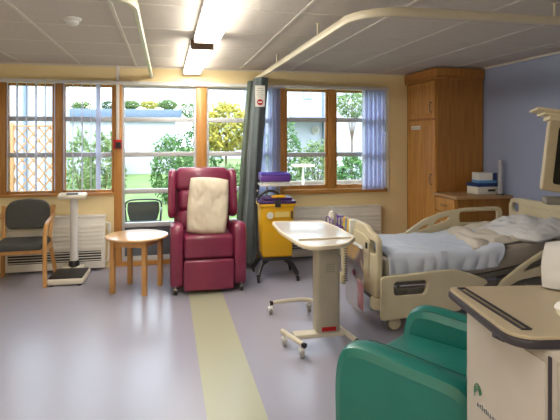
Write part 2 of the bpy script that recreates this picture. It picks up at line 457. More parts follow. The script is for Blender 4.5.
# call point conduit
t = thing('alarm_call_point', 'red and black fire call point on the post with white conduit', 'call point', (-.565, D-.001, 1.47))
obj('conduit', bb(B(), -.018, .018, -.022, 0, .06, H-1.475, .003), m_white, t)
obj('housing', bb(B(), -.05, .05, -.05, 0, -.05, .06, .006), m_red, t)
obj('face', bb(B(), -.022, .04, -.056, -.048, -.04, .03, .003), m_black, t)

# ---------------------------------------------------------------- radiators
m_rad = mat('radiator_enamel', (.90, .88, .82), .4)
def radiator(label, x0, x1, top):
    t = thing('radiator', label, 'radiator', ((x0+x1)/2, D-.075, 0)); h = (x1-x0)/2
    b = B(); bb(b, -h, h, -.05, .065, .03, top-.02, .004); bb(b, -h-.008, h+.008, -.06, .065, top-.025, top, .006)
    obj('casing', b, m_rad, t)
    b = B()
    for i in range(6): box(b, (0, -.053, .28+i*(top-.36)/6), (2*h-.02, .012, (top-.36)/6-.008), .004, (R(-3), 0, 0))
    obj('front_louvres', b, m_rad, t)
    obj('grille_recess', bb(B(), -h+.04, h-.04, -.053, -.049, .115, .235), m_dark, t)
    b = B()
    for i in range(4): box(b, (0, -.058, .13+i*.03), (2*h-.08, .014, .008), .002)
    obj('grille_slats', b, m_rad, t)
    return t
t = radiator('long cream radiator with louvred front behind the scale and armchair', -1.78, -.70, .645)
b = B(); sweep(b, [(.545, -.02, .10), (.58, -.02, .14), (.585, -.02, .5), (.545, -.02, .56)], .012); cyl(b, (.585, -.02, .47), (.585, -.02, .55), .022)
obj('valve', b, m_rad, t)
radiator('long cream radiator under the right window behind the bed', 1.53, 2.79, .66)

# ---------------------------------------------------------------- armchair at left
t = thing('visitor_armchair', 'grey upholstered wooden armchair beside the white scale', 'armchair', (-1.50, 5.86, 0))
for s in (-1, 1):
    # bent front leg running up into the arm
    b = sweep(B(), [(s*.275, -.26, 0), (s*.275, -.265, .25), (s*.275, -.262, .48), (s*.275, -.235, .585), (s*.275, -.16, .64), (s*.272, 0, .665), (s*.268, .15, .685), (s*.262, .235, .69)], .018, .02, n=12, square=True, up=(1, 0, 0))
    obj('arm', b, m_beech, t)
    b = sweep(B(), [(s*.275, .27, 0), (s*.255, .20, .22), (s*.235, .17, .42), (s*.245, .20, .62), (s*.262, .25, .79)], .017, .02, n=12, square=True, up=(1, 0, 0))
    obj('leg', b, m_beech, t)
b = B()
bb(b, -.24, .24, -.22, -.19, .34, .39, .005); bb(b, -.24, .24, .15, .18, .34, .39, .005)
bb(b, -.262, -.235, -.25, .18, .34, .385, .005); bb(b, .235, .262, -.25, .18, .34, .385, .005)
obj('seat_frame', b, m_beech, t)
b = bb(B(), -.245, .245, -.27, .20, .385, .455, .03, 4); obj('seat', b, m_grey, t)
b = plate(B(), [(-.19, .54), (.19, .54), (.225, .60), (.23, .78), (.17, .85), (0, .87), (-.17, .85), (-.23, .78), (-.225, .60)], t=.055, bev=.018, M=Matrix.Translation((0, .19, 0)) @ M_XZ, smooth=.05)
for v in b.verts: v.co.y += (v.co.z-.54)*.16 + .30*v.co.x**2*-1
obj('backrest', b, m_grey, t)
for s in (-1, 1): obj('back_bracket', box(B(), (s*.235, .215, .70), (.05, .03, .17), .008, (R(-9), 0, 0)), m_beech, t)

# ---------------------------------------------------------------- column scale
t = thing('column_scale', 'white column weighing scale with black platform by the left radiator', 'scale', (-1.02, 5.84, 0), rz=R(-2))
b = bb(B(), -.18, .18, -.25, .19, .012, .075, .018, 3); obj('base', b, m_cream, t)
obj('platform', bb(B(), -.168, .168, -.238, .14, .074, .094, .008), m_black, t)
b = B(); box(b, (0, .19, .085), (.24, .12, .05), .02); obj('column_foot', b, m_cream, t)
obj('collar', lathe(B(), [(.06, .10), (.058, .15), (.048, .17)], (0, .19, 0)), m_black, t)
obj('column', lathe(B(), [(.046, .165), (.042, .5), (.042, .88)], (0, .19, 0)), m_white, t)
b = B(); box(b, (-.01, .16, .90), (.30, .14, .045), .014, (R(12), 0, 0)); obj('display_head', b, m_cream, t)
obj('screen', box(B(), (-.01, .152, .924), (.12, .05, .004), 0, (R(12), 0, 0)), m_dark, t)
for sx in (-1, 1):
    for sy in (-.21, .15): obj('foot', cyl(B(), (sx*.14, sy, 0), (sx*.14, sy, .014), .02, n=14), m_black, t)

# ---------------------------------------------------------------- round table
t = thing('round_table', 'round light wood coffee table in front of the glazed door', 'table', (-.29, 5.33, 0), rz=R(20))
obj('tabletop', lathe(B(), [(.0, .532), (.30, .532), (.312, .538), (.316, .548), (.31, .557), (.30, .56), (0, .56)], n=64), m_beecht, t)
b = B()
for i in range(4):
    a = R(45+90*i); box(b, (math.cos(a)*.168, math.sin(a)*.168, .495), (.02, .34, .065), .003, (0, 0, a))
obj('apron', b, m_beech, t)
for i in range(4):
    a = R(90*i)
    b = sweep(B(), [(.245*math.cos(a), .245*math.sin(a), z) for z in (0, .2, .4, .533)], .024, .024, n=12, square=True, smooth=False, up=(math.cos(a+R(45)), math.sin(a+R(45)), 0))
    obj('leg', b, m_beech, t)

# ---------------------------------------------------------------- burgundy recliner
t = thing('recliner_chair', 'high-backed burgundy vinyl winged armchair in front of the window', 'armchair', (.42, 5.36, 0)); t.scale = (1.06, 1, 1.04)
b = bb(B(), -.235, .235, -.34, .20, .33, .545, .035, 4)
for v in b.verts:
    if v.co.z > .5: v.co.z += .02*(1-(v.co.x/.24)**2)
obj('seat', b, m_burg, t)
obj('footrest', bb(B(), -.235, .235, -.37, -.30, .035, .325, .022, 4), m_burg, t)
obj('base', bb(B(), -.22, .22, -.28, .26, .05, .33, .01), m_black, t)
for s in (-1, 1):
    prof = [(-.33, .06), (.28, .06), (.30, .60), (-.20, .665), (-.30, .655), (-.345, .60), (-.35, .45)]
    b = plate(B(), prof, t=.12, bev=.035, M=Matrix.Translation((s*.298, 0, 0)) @ M_YZ, smooth=.06)
    obj('arm', b, m_burg, t)
# back: three stuffed bands between the wings
zb = [(.52, .74), (.73, .95), (.94, 1.235)]
for i, (z0, z1) in enumerate(zb):
    hw = .25 if i < 2 else .285
    def shape(a, c, z0=z0, z1=z1, hw=hw, i=i):
        return None
    b = B(); bb(b, -hw, hw, -.07, .09, z0, z1, .055, 5)
    for v in b.verts:
        if i == 2 and v.co.z > 1.08: v.co.z -= .22*(abs(v.co.x)/hw)**2*.42
        v.co.y += (v.co.z-.5)*.18+.19; v.co.x -= .025
        v.co.y -= .02*math.cos(v.co.x/hw*PI/2)
    obj('backrest_cushion', b, m_burg, t)
b = bb(B(), -.29, .29, .02, .12, .10, 1.12, .03, 3)
for v in b.verts: v.co.y += max(0, v.co.z-.5)*.18+.20; v.co.x -= .025
obj('back_shell', b, m_burg, t)
for s in (-1, 1):
    prof = [(.03, .70), (.15, .64), (.26, .66), (.34, 1.14), (.20, 1.17), (.10, 1.12), (.06, .85)]
    b = plate(B(), prof, t=.075, bev=.028, M=Matrix.Translation((s*.305, .02, 0)) @ M_YZ, smooth=.07)
    for v in b.verts: v.co.x += s*(.25-v.co.y)*.08-.025; v.co.y += .04
    obj('wing', b, m_burg, t)
def caster(parent, x, y, r=.028, body=None, tyre=None, name='caster', z=0, fork=None):
    b = B()
    for k in (-1, 1): cyl(b, (x+k*.006-.007, y, r+z), (x+k*.006+.007, y, r+z), r, n=20, bev=.003)
    w_ = obj(name, b, tyre or m_black, parent)
    f = B(); box(f, (x, y+.006, r+z+r*.62), (r*1.35, r*1.7, r*.9), r*.3); cyl(f, (x, y+.008, r+z+r), (x, y+.008, r+z+r*2.2), .008, n=10)
    obj('fork', f, body or m_steel, w_)
    return w_
for sx in (-1, 1):
    for sy in (-.32, .25): caster(t, sx*.31, sy, .028, m_steel)
# pillow on it
t = tag(obj('pillow', puff(B(), .42, .59, .13, seed=3, wr=.009, pw=9, n=36), m_pill), 'beige pillow standing upright on the burgundy chair', 'pillow')
t.location = (.425, 5.22, .85); t.rotation_euler = (R(-14), R(4), R(-4))

# ---------------------------------------------------------------- waste trolley
t = thing('bin_trolley', 'black wheeled trolley carrying the yellow bin and upper tray', 'trolley', (1.19, 5.47, 0), rz=R(-3))
b = B(); bb(b, -.17, .17, -.16, .20, .215, .25, .008)
obj('platform', b, m_black, t)
for sx in (-1, 1):
    for sy in (-1, 1):
        b = sweep(B(), [(sx*.10, sy*.08+.02, .20), (sx*.16, sy*.12+.02, .17), (sx*.205, sy*.19+.02, .09), (sx*.215, sy*.215+.02, .065)], .02, .022, n=10, square=True)
        l = obj('leg', b, m_black, t); caster(t, sx*.215, sy*.225+.01, .028, m_black)
b = B()
for sx in (-1, 1): cyl(b, (sx*.06, .225, .22), (sx*.06, .225, 1.015), .011, n=12)
obj('post', b, m_steel, t)
b = B(); bb(b, -.165, .165, -.02, .25, 1.008, 1.035, .008)
obj('shelf', b, m_white, t)
t2 = thing('sharps_bin', 'yellow plastic bin with dark purple lid on the black trolley', 'bin', (1.19, 5.44, .25), rz=R(-3)); t2.scale = (1.06, 1, 1.1)
b = bb(B(), -.175, .175, -.14, .17, 0, .52, .022, 3)
for v in b.verts:
    k = .90+.10*v.co.z/.52; v.co.x *= k; v.co.y *= k
bb(b, -.188, .188, -.152, .182, .50, .532, .008)
obj('tub', b, m_yel, t2)
b = B(); bb(b, -.192, .192, -.156, .186, .532, .56, .01); bb(b, -.14, .16, -.11, .14, .56, .59, .012)
l = obj('lid', b, m_purpd, t2)
obj('latch', bb(B(), -.05, .09, -.12, .02, .588, .606, .006), m_yel, l)
obj('latch', bb(B(), -.03, .03, -.166, -.15, .50, .57, .004), m_black, l)
obj('handle', sweep(B(), [(-.19, 0, .53), (-.165, 0, .60), (-.08, 0, .645), (.0, 0, .635), (.05, 0, .59)], .013), m_black, t2)
b = B(); cyl(b, (-.08, -.150, .42), (-.08, -.154, .42), .035, n=24); obj('round_label', b, m_paper, t2, label='round pale label')
b = B(); bb(b, -.03, .12, -.152, -.149, .40, .455); obj('warning_label', b, mat('pale_yellow_print', (.85, .65, .2), .5), t2)
b = B(); bb(b, -.045, .075, -.150, -.146, .345, .358); obj('label_strip', b, m_black, t2)
b = B(); bb(b, .135, .155, -.152, -.149, .385, .46); obj('label_symbol', b, m_dark, t2)
t3 = thing('plastic_box', 'purple lidded plastic tray on the shelf above the yellow bin', 'tray', (1.205, 5.585, 1.035), rz=R(-3))
obj('tub', bb(B(), -.15, .15, -.125, .125, 0, .03, .01), m_white, t3)
b = B(); bb(b, -.17, .17, -.14, .14, .025, .10, .018, 3); obj('lid', b, m_purp, t3)
b = B(); 
for s in (-1, 1): bb(b, -.165, .165, s*.125-.01, s*.125+.01, .10, .118, .004); bb(b, s*.155-.01, s*.155+.01, -.12, .12, .10, .118, .004)
obj('rim', b, mat('violet_plastic', (.12, .08, .55), .35), t3)

# ---------------------------------------------------------------- overbed table
t = thing('overbed_table', 'cream wheeled overbed table with white tilting top', 'overbed table', (1.10, 3.80, 0)); OX = -.06
prof = [(-.215, .42), (.24, .42), (.25, .1), (.245, -.36), (-.06, -.60), (-.17, -.60), (-.215, -.45)]
prof = [(-.20, .45), (.24, .40), (.265, .10), (.255, -.34), (.10, -.55), (-.14, -.60), (-.20, -.50), (-.23, 0)]
b = plate(B(), prof, t=.022, bev=.008, M=Matrix.Translation((0, 0, .81)), smooth=.06)
top = obj('tabletop', b, m_tray, t)
b = plate(B(), [(p[0]*1.03, p[1]*1.03) for p in prof], [[(p[0]*.95, p[1]*.965) for p in prof]], t=.028, bev=.008, M=Matrix.Translation((0, 0, .812)), smooth=.06)
obj('rim', b, mat('tray_edge', (.72, .63, .48), .4), t)
b = B(); bb(b, -.18, .22, -.37, -.355, .822, .832, .003); obj('ridge', b, mat('tray_ridge', (.66, .56, .40), .4), t)
b = B(); bb(b, .0, .20, -.34, .12, .765, .795, .006); obj('support_arm', b, m_frame, t)
b = plate(B(), [(-.09, -.065), (.09, -.065), (.09, .065), (-.09, .065)], t=.655, bev=.01, M=Matrix.Translation((.065, -.24, .445)), smooth=.03)
obj('column', b, m_colm, t)
obj('lever', bb(B(), .0, .12, -.35, -.33, .752, .765, .004), m_black, t)
obj('warning_label', bb(B(), .01, .12, -.3085, -.305, .135, .165), m_red, t)
b = B()
for i in range(4): bb(b, .04, .11, -.3075, -.3045, .62-i*.018, .627-i*.018)
obj('instructions_label', b, mat('dim_print', (.30, .28, .24), .6), t)
# base
b = B(); bb(b, -.19, .19, -.30, -.20, .085, .12, .01); obj('base_plate', b, m_frame, t)
b = sweep(B(), [(-.25, -.14, .10), (-.16, -.42, .10)], .018, smooth=False, n=16); 
obj('foot_bar', b, m_frame, t)
obj('bar_cap', cyl(B(), (-.161, -.418, .10), (-.155, -.437, .10), .0195, n=16), m_black, t)
b = sweep(B(), [(.23, -.44, .10), (.19, -.1, .10), (.19, .30, .10), (.18, .46, .10), (.10, .53, .10), (-.03, .535, .10), (-.19, .50, .10)], .018, n=16)
obj('frame_tube', b, m_frame, t)
obj('bar_cap', cyl(B(), (.23, -.438, .10), (.232, -.458, .10), .0195, n=16), m_black, t)
obj('bar_cap', cyl(B(), (-.188, .50, .10), (-.208, .495, .10), .0195, n=16), m_black, t)
m_ctw = mat('grey_tyre', (.35, .34, .33), .5)
for (cx, cy) in ((-.24, -.18), (-.165, -.395), (.218, -.40), (.15, .51), (-.205, .50)):
    caster(t, cx, cy, .032, m_white, m_ctw)

# ---------------------------------------------------------------- wardrobe
t = thing('wardrobe', 'tall oak wardrobe built to the ceiling in the corner', 'wardrobe', (3.53, 5.90, 0))
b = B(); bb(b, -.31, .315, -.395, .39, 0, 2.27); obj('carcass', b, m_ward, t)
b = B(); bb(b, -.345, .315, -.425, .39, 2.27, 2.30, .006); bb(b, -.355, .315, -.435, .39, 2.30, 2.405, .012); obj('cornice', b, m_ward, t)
def shaker(parent, z0, z1, y0, y1, name='door', x=-.31, m=None, fw=.06):
    m = m or m_ward
    b = B(); bb(b, x-.012, x, y0+fw, y1-fw, z0+fw, z1-fw)
    bb(b, x-.022, x, y0, y0+fw, z0, z1, .003); bb(b, x-.022, x, y1-fw, y1, z0, z1, .003)
    bb(b, x-.022, x, y0+fw, y1-fw, z1-fw, z1, .003); bb(b, x-.022, x, y0+fw, y1-fw, z0, z0+fw, .003)
    return obj(name, b, m, parent)
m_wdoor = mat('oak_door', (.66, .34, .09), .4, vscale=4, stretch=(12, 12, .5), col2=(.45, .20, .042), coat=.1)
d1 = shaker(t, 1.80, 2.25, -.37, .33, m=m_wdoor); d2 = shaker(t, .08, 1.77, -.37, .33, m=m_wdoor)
def pull(parent, x, y, z0, z1):
    obj('handle', sweep(B(), [(x, y, z0), (x-.025, y, z0+.006), (x-.03, y, (z0+z1)/2), (x-.025, y, z1-.006), (x, y, z1)], .006, n=8), m_hand, parent)
pull(d1, -.332, -.30, 1.87, 1.99); pull(d2, -.332, -.30, .98, 1.10)
obj('name_plate', bb(B(), -.336, -.330, -.02, .22, 1.66, 1.705, .001), m_paper, d2)
b = B(); bb(b, -.338, -.3355, .0, .20, 1.678, 1.683); obj('print', b, m_dark, d2)

t = thing('bedside_cabinet', 'low oak drawer cabinet standing against the wardrobe side', 'cabinet', (3.49, 5.22, 0))
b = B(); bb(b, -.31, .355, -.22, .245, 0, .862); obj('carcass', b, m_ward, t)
b = B(); bb(b, -.36, .362, -.265, .25, .863, .895, .006); obj('worktop', b, mat('worktop_wood', (.50, .30, .14), .3, vscale=5, stretch=(.6, 8, 8), col2=(.42, .24, .10)), t)
for z0, z1 in ((.69, .85), (.48, .675), (.08, .465)):
    b = B(); bb(b, -.332, -.31, -.18, .23, z0, z1, .004); d_ = obj('drawer', b, m_wdoor, t)
    obj('handle', sweep(B(), [(-.332, -.03, (z0+z1)/2), (-.356, -.02, (z0+z1)/2), (-.36, .025, (z0+z1)/2), (-.356, .07, (z0+z1)/2), (-.332, .08, (z0+z1)/2)], .005, n=8), m_steel, d_)

t = thing('carton', 'cream cardboard box with dark blue top on the oak cabinet', 'box', (3.66, 5.25, .895), rz=R(3))
obj('body', bb(B(), -.14, .14, -.10, .10, 0, .085, .002), m_paper, t)
obj('sleeve', bb(B(), -.142, .142, -.102, .102, .086, .125, .002), m_navy, t)
obj('print', bb(B(), .0, .10, -.1025, -.1, .03, .055), m_dark, t)
t = thing('carton', 'small white and blue box stacked on the larger box', 'box', (3.70, 5.26, 1.021), rz=R(-4))
obj('body', bb(B(), -.12, .10, -.08, .08, 0, .12, .002), m_white, t)
obj('band', bb(B(), -.1215, .1015, -.0815, .0815, 0, .032), m_sky, t)
obj('side_print', bb(B(), .05, .102, -.082, -.06, .03, .118), m_navy, t)
t = thing('paper_towel_tube', 'upright pale tube with dark foot at the cabinet end', 'tube', (3.775, 5.08, .895))
obj('tube', lathe(B(), [(.026, .008), (.026, .40), (.022, .405)], n=24), mat('pale_tube', (.48, .50, .56), .5), t)
obj('foot', lathe(B(), [(.045, 0), (.045, .008), (.03, .012)], n=24), m_black, t)

# ---------------------------------------------------------------- hospital bed
BX, BY = 1.66, 4.13
t = thing('hospital_bed', 'cream adjustable hospital bed with plastic side rails', 'bed', (BX, BY, 0))
L_ = 1.88
# footboard (local x ~0)
fo = [(-.40, .26), (.40, .26), (.43, .45), (.43, .72), (.38, .76), (.27, .78), (.17, .82), (-.17, .82), (-.27, .78), (-.38, .76), (-.43, .72), (-.43, .45)]
holes = [[(s*.325-.065, .61), (s*.325+.065, .61), (s*.325+.065, .71), (s*.325-.065, .71)] for s in (-1, 1)]
fb = obj('footboard', plate(B(), fo, holes, t=.05, bev=.014, M=Matrix.Translation((0, 0, 0)) @ M_YZ, smooth=.035), m_bedp, t)
b = plate(B(), [(-.27, .40), (.27, .40), (.29, .70), (.17, .74), (-.17, .74), (-.29, .70)], t=.02, bev=.006, M=Matrix.Translation((-.028, 0, 0)) @ M_YZ, smooth=.03)
obj('panel', b, m_bedp, fb)
for s in (-1, 1):
    b = B(); box(b, (.0, s*.37, .22), (.10, .10, .10), .025); cyl(b, (.0, s*.39, .18), (.0, s*.39, .27), .052, n=24, bev=.012); obj('bumper', b, m_bedp, fb)
obj('control_lock', box(B(), (-.042, -.25, .66), (.012, .03, .05), .004), m_black, fb)
# headboard
HX = L_
ho = [(-.45, .35), (.45, .35), (.47, .55), (.47, .86), (.43, .925), (.30, .935), (-.30, .935), (-.43, .925), (-.47, .86), (-.47, .55)]
holes = [[(s*.37-.055, .79), (s*.37+.055, .79), (s*.37+.05, .88), (s*.37-.05, .88)] for s in (-1, 1)]
hb = obj('headboard', plate(B(), ho, holes, t=.05, bev=.014, M=Matrix.Translation((HX, 0, 0)) @ M_YZ, smooth=.04), m_bedp, t)
b = plate(B(), [(-.28, .5), (.28, .5), (.28, .87), (-.28, .87)], t=.02, bev=.006, M=Matrix.Translation((HX-.032, 0, 0)) @ M_YZ, smooth=.03)
obj('panel', b, m_bedp, hb)
# frame, deck, base
b = B()
for s in (-1, 1): bb(b, .05, HX-.05, s*.40-.025, s*.40+.025, .27, .34, .006)
for xx in (.12, .7, 1.3, 1.74): bb(b, xx-.02, xx+.02, -.375, .375, .28, .33, .004)
for s in (-1, 1):
    bb(b, .10, HX-.1, s*.30-.02, s*.30+.02, .15, .20, .005)
    for xx in (.35, 1.45): box(b, (xx, s*.30, .24), (.32, .03, .035), .005, (0, R(28), 0))
bb(b, .10, .16, -.42, .42, .135, .18, .005); bb(b, HX-.16, HX-.10, -.42, .42, .135, .18, .005)
obj('bed_frame', b, m_bedm, t)
HK = .92   # hinge of the raised backrest
def lift(x): return max(0, x-HK)*.12
b = B(); bb(b, .04, HX-.05, -.41, .41, .36, .40, .004)
bmesh.ops.subdivide_edges(b, edges=[e for e in b.edges if abs(e.verts[0].co.x-e.verts[1].co.x) > .5], cuts=24)
for v in b.verts: v.co.z += lift(v.co.x)
obj('mattress_deck', b, m_bedm, t)
def bigwheel(x, y):
    b = B(); cyl(b, (x, y-.018, .065), (x, y+.018, .065), .065, n=28, bev=.006)
    w_ = obj('caster', b, m_bedm, t)
    f = B(); cyl(f, (x, y-.028, .065), (x, y-.018, .065), .052, n=24, bev=.004); cyl(f, (x, y+.028, .065), (x, y+.018, .065), .052, n=24, bev=.004)
    box(f, (x+.01, y, .135), (.08, .045, .05), .015)
    obj('wheel_cover', f, m_bedp, w_)
for xx in (.13, HX-.13):
    for yy in (-.40, .40): bigwheel(xx, yy)
# side rails : x, z outlines
foot_rail = [(-.03, .12), (.66, .15), (.72, .24), (.86, .33), (.92, .36), (.90, .39), (.78, .44), (.62, .49), (.40, .485), (-.03, .465)]
fh = [[(.08, .31), (.35, .31), (.37, .42), (.08, .42)]]
def siderail(outline, holes, y, th=.035):
    return obj('side_rail', plate(B(), outline, holes, t=th, bev=.012, M=Matrix.Translation((0, y, 0)) @ M_XZ, smooth=.035), m_bedp, t)
r1 = siderail(foot_rail, fh, -.50)
b = B(); bb(b, .12, .36, -.492, -.472, .345, .36); bb(b, .14, .34, -.49, -.47, .40, .41); obj('latch_mechanism', b, m_bedm, r1)
head_rail = [(1.0, .30), (1.06, .29), (1.20, .36), (1.80, .44), (1.84, .50), (1.82, .70), (1.74, .71), (1.45, .60), (1.22, .48), (1.05, .37)]
hh = [[(1.24, .43), (1.45, .47), (1.45, .55), (1.32, .49)], [(1.49, .48), (1.78, .51), (1.76, .66), (1.50, .57)]]
siderail(head_rail, hh, -.50)
far = [(.58, .52), (1.76, .55), (1.79, .62), (1.78, .80), (1.74, .835), (1.35, .83), (1.10, .80), (.88, .73), (.70, .62)]
fh = [[(1.28, .68), (1.72, .68), (1.72, .79), (1.28, .79)], [(.98, .66), (1.16, .72), (1.16, .755), (1.02, .715)], [(.80, .605), (.93, .645), (.95, .68), (.86, .655)]]
siderail(far, fh, .48)
m_far_in = None
# rail supports
for xx in (.25, .55, 1.3, 1.6): obj('rail_support', bb(B(), xx-.015, xx+.015, -.49, -.41, .29, .32, .003), m_bedm, t)
for xx in (1.0, 1.6): obj('rail_support', bb(B(), xx-.02, xx+.02, .41, .475, .28, .56, .003), m_bedm, t)

# mattress
def mtop(x): return .58+lift(x)
b = B(); bb(b, .06, HX-.045, -.41, .41, .404, .58, .03, 3)
bmesh.ops.subdivide_edges(b, edges=[e for e in b.edges if abs(e.verts[0].co.x-e.verts[1].co.x) > .5], cuts=30)
for v in b.verts: v.co.z += lift(v.co.x)
o = tag(obj('mattress', b, m_matt), 'dark taupe mattress on the hospital bed under the blue sheet', 'mattress'); o.location = (BX, BY, 0)
# top sheet: drapes over the sides
def sheet_bm(x0, x1, half, drop, off, seed, wr=.008, ragged=.04, slant=.0, nu=90, nv=90):
    b = B(); tot = half+drop
    def f(a, c):
        s_ = (2*c-1)*tot
        x = x0+(x1-x0)*a
        x += (slant*(c-.5)+ragged*noise.noise(Vector((c*4+seed, 1, 0))))*a
        sd = abs(s_); sg = 1 if s_ > 0 else -1
        n1 = noise.noise(Vector((x*3+seed, s_*3, 0))); n2 = 1.8*noise.noise(Vector((x*8+s_*5+seed, s_*7-x*3, 5)))+1.2*noise.noise(Vector((x*3, s_*11+x*9, 2)))
        zt = mtop(min(x, 1.8))+off
        if sd < half: return Vector((x, s_, zt+wr*(.8+n1)+wr*.5*(1+n2)))
        k = sd-half; r = .03
        fold = .014*math.sin(x*26+3*n1)*min(1, k/.06)
        e = (1-math.exp(-k/.02))*.012
        z = zt-k*(1+.15*n1)
        return Vector((x, sg*(half+.004+e+abs(fold)*.9), z))
    grid(b, f, nu, nv); return b
o = tag(obj('bed_sheet', sheet_bm(.075, 1.22, .41, .135, .006, 2, .014, .10, .30), m_sheet, ang=60), 'pale blue sheet spread over the foot half of the bed', 'sheet')
o.location = (BX, BY, 0); md = o.modifiers.new('s', 'SOLIDIFY'); md.thickness = .004; md.offset = 1
def fold_bm():
    b = B()
    def f(a, c):
        y = -.34+.76*c
        x = .98+.50*a+.16*(c-.5)+.05*noise.noise(Vector((c*3, 2, 1)))*(1-a)
        ridge = .030*abs(math.sin(a*9+c*3+2*noise.noise(Vector((c*3, a*2, 7)))))
        edge = min(1, min(a, 1-a)*9)*min(1, min(c, 1-c)*9)
        return Vector((x, y, mtop(x)+.026+(ridge+.012+.010*noise.noise(Vector((x*8, y*6, 3))))*edge))
    grid(b, f, 50, 60); return b
o = tag(obj('blanket', fold_bm(), m_blank, ang=60), 'cream blanket rumpled and folded back below the pillow', 'blanket')
o.location = (BX, BY, 0); md = o.modifiers.new('s', 'SOLIDIFY'); md.thickness = .012; md.offset = -1
M = Matrix.Rotation(R(90), 4, 'X')
o = tag(obj('pillow', puff(B(), .54, .74, .15, wr=.022, seed=9, pw=2.6, n=40), m_wpil), 'white rumpled pillow at the head of the hospital bed', 'pillow')
o.matrix_world = Matrix.Translation((BX+1.58, BY-.13, .715)) @ Matrix.Rotation(R(-10), 4, 'Y') @ Matrix.Rotation(R(9), 4, 'Z') @ Matrix.Rotation(R(90), 4, 'X')

# things hung on the footboard
m_poly = clear('clear_plastic', (.93, .92, .92), density=.16, dcol=(.8, .75, .75), rough=.15, ior=1.1)
m_pink = mat('pink_paper', (.60, .07, .16), .6, var=.3, vscale=14, col2=(.70, .32, .36))
t = thing('clear_wallet', 'clear plastic bag of pink papers hanging on the bed footboard', 'plastic bag', (BX-.115, BY-.11, 0))
def wal(a, c):
    y = -.19+.42*a; z = .11+.53*c
    return Vector((.028-.02*math.sin(a*PI)*(1-c)+.004*noise.noise(Vector((y*9, z*9, 0))), y, z))
b = B(); grid(b, wal, 16, 16); o = obj('pocket', b, m_poly, t, ang=60)
b = B()
def wal2(a, c):
    y = -.17+.37*a; z = .13+.20*c+.03*math.sin(a*5)*c
    return Vector((.036, y, z))
grid(b, wal2, 12, 6); o = obj('papers', b, m_pink, t); o.modifiers.new('s', 'SOLIDIFY').thickness = .006
b = B(); cyl(b, (.021, .0, .40), (.018, .0, .40), .032, n=20); obj('sticker', b, mat('maroon_print', (.12, .01, .05), .5), t)
b = B()
for i in range(16): cyl(b, (.005, .215, .27+i*.022), (.035, .215, .278+i*.022), .005, n=6)
obj('spiral_binding', b, m_dark, t)
obj('hanger_strip', bb(B(), .012, .034, -.19, .23, .64, .665, .003), m_white, t)

t = thing('gel_bottle_holder', 'purple wire holder clipped to the bed footboard', 'holder', (BX-.06, BY+.33, .73))
b = B()
def loop(c, w_, h_, y): return [(y+0, 0, 0)]
for (yc, w_, h_) in ((0.04, .055, .10), (-.06, .045, .095)):
    pts = [(0, yc-w_, 0), (-.004, yc-w_, h_*.6), (0, yc-w_*.5, h_), (0, yc+w_*.5, h_), (-.004, yc+w_, h_*.6), (0, yc+w_, 0)]
    sweep(b, [(-.035, p[1], p[2]) for p in pts], .005, n=8)
    sweep(b, [(-.11, p[1], p[2]*.75) for p in pts], .005, n=8)
    for s in (-1, 1): cyl(b, (-.11, yc+s*w_, .003), (.0, yc+s*w_, .003), .004, n=8)
bb(b, -.12, .0, -.11, .10, -.01, .0, .002)
bb(b, -.02, .04, .0, .05, .075, .085, .002); 
obj('wire_frame', b, m_purp, t)
t = thing('gel_bottle', 'cream hand gel pump bottle in the purple holder', 'bottle', (BX-.125, BY+.37, .731))
obj('bottle_body', lathe(B(), [(.034, 0), (.036, .01), (.036, .10), (.028, .125), (.012, .13)], n=24), m_cream, t)
b = cyl(B(), (0, 0, .13), (0, 0, .165), .008, n=12); box(b, (-.012, 0, .168), (.055, .018, .014), .004); obj('pump', b, m_white, t)
m_or = mat('orange_print', (.75, .30, .03), .5, var=.3, vscale=20, col2=(.75, .62, .1))
t = thing('chart_folder', 'yellow and orange folders standing on the bed footboard', 'folder', (BX-.045, BY+.12, .70))
for i, (mm, dy) in enumerate(((m_or, .10), (mat('blue_card', (.15, .25, .5), .5), .045), (mat('yellow_card', (.75, .5, .04), .5), 0), (m_paper, -.05))):
    obj('folder', box(B(), (0, dy, .06), (.05, .035, .13), .004, (R(6), 0, 0)), mm, t)

# ---------------------------------------------------------------- bedside television arm
t = thing('bedside_screen', 'cream framed bedside screen unit on a wall arm at right edge', 'screen', (2.66, 2.74, 1.17), rz=R(-22))
Mx = Matrix.Rotation(R(8), 4, 'Y') @ Matrix.Rotation(R(-5), 4, 'X')
m_tvb = mat('screen_frame', (.52, .43, .28), .45)
def trf(b):
    for v in b.verts: v.co = Mx @ v.co
    return b
obj('frame', trf(plate(B(), [(-.27, 0), (.27, 0), (.27, .47), (-.27, .47)], [[(-.205, .05), (.205, .05), (.205, .43), (-.205, .43)]], t=.05, bev=.008, M=M_XZ, smooth=.02)), m_tvb, t)
obj('screen', trf(bb(B(), -.22, .22, 0, .02, .045, .435)), mat('screen_glass', (.008, .010, .010), .15), t)
obj('back_shell', trf(bb(B(), -.25, .25, .02, .10, .02, .45, .02)), m_tvb, t)
b = B(); bb(b, -.36, .31, -.05, .12, .52, .54, .006); bb(b, -.31, .27, -.03, .11, .50, .52, .005); bb(b, -.27, .25, -.02, .10, .47, .50, .004)
obj('hood', trf(b), mat('screen_hood', (.68, .60, .42), .4), t)
obj('keypad', box(B(), (.0, -.01, -.03), (.50, .10, .05), .015), mat('screen_grey', (.20, .19, .17), .5), t)
b = B(); sweep(b, [(0, .09, .2), (.1, .2, .1), (.5, .42, .0), (1.10, .445, 0)], .025, n=14); box(b, (1.095, .445, 0), (.03, .14, .2), .01, (0, 0, R(22)))
obj('wall_arm', b, m_tvb, t)

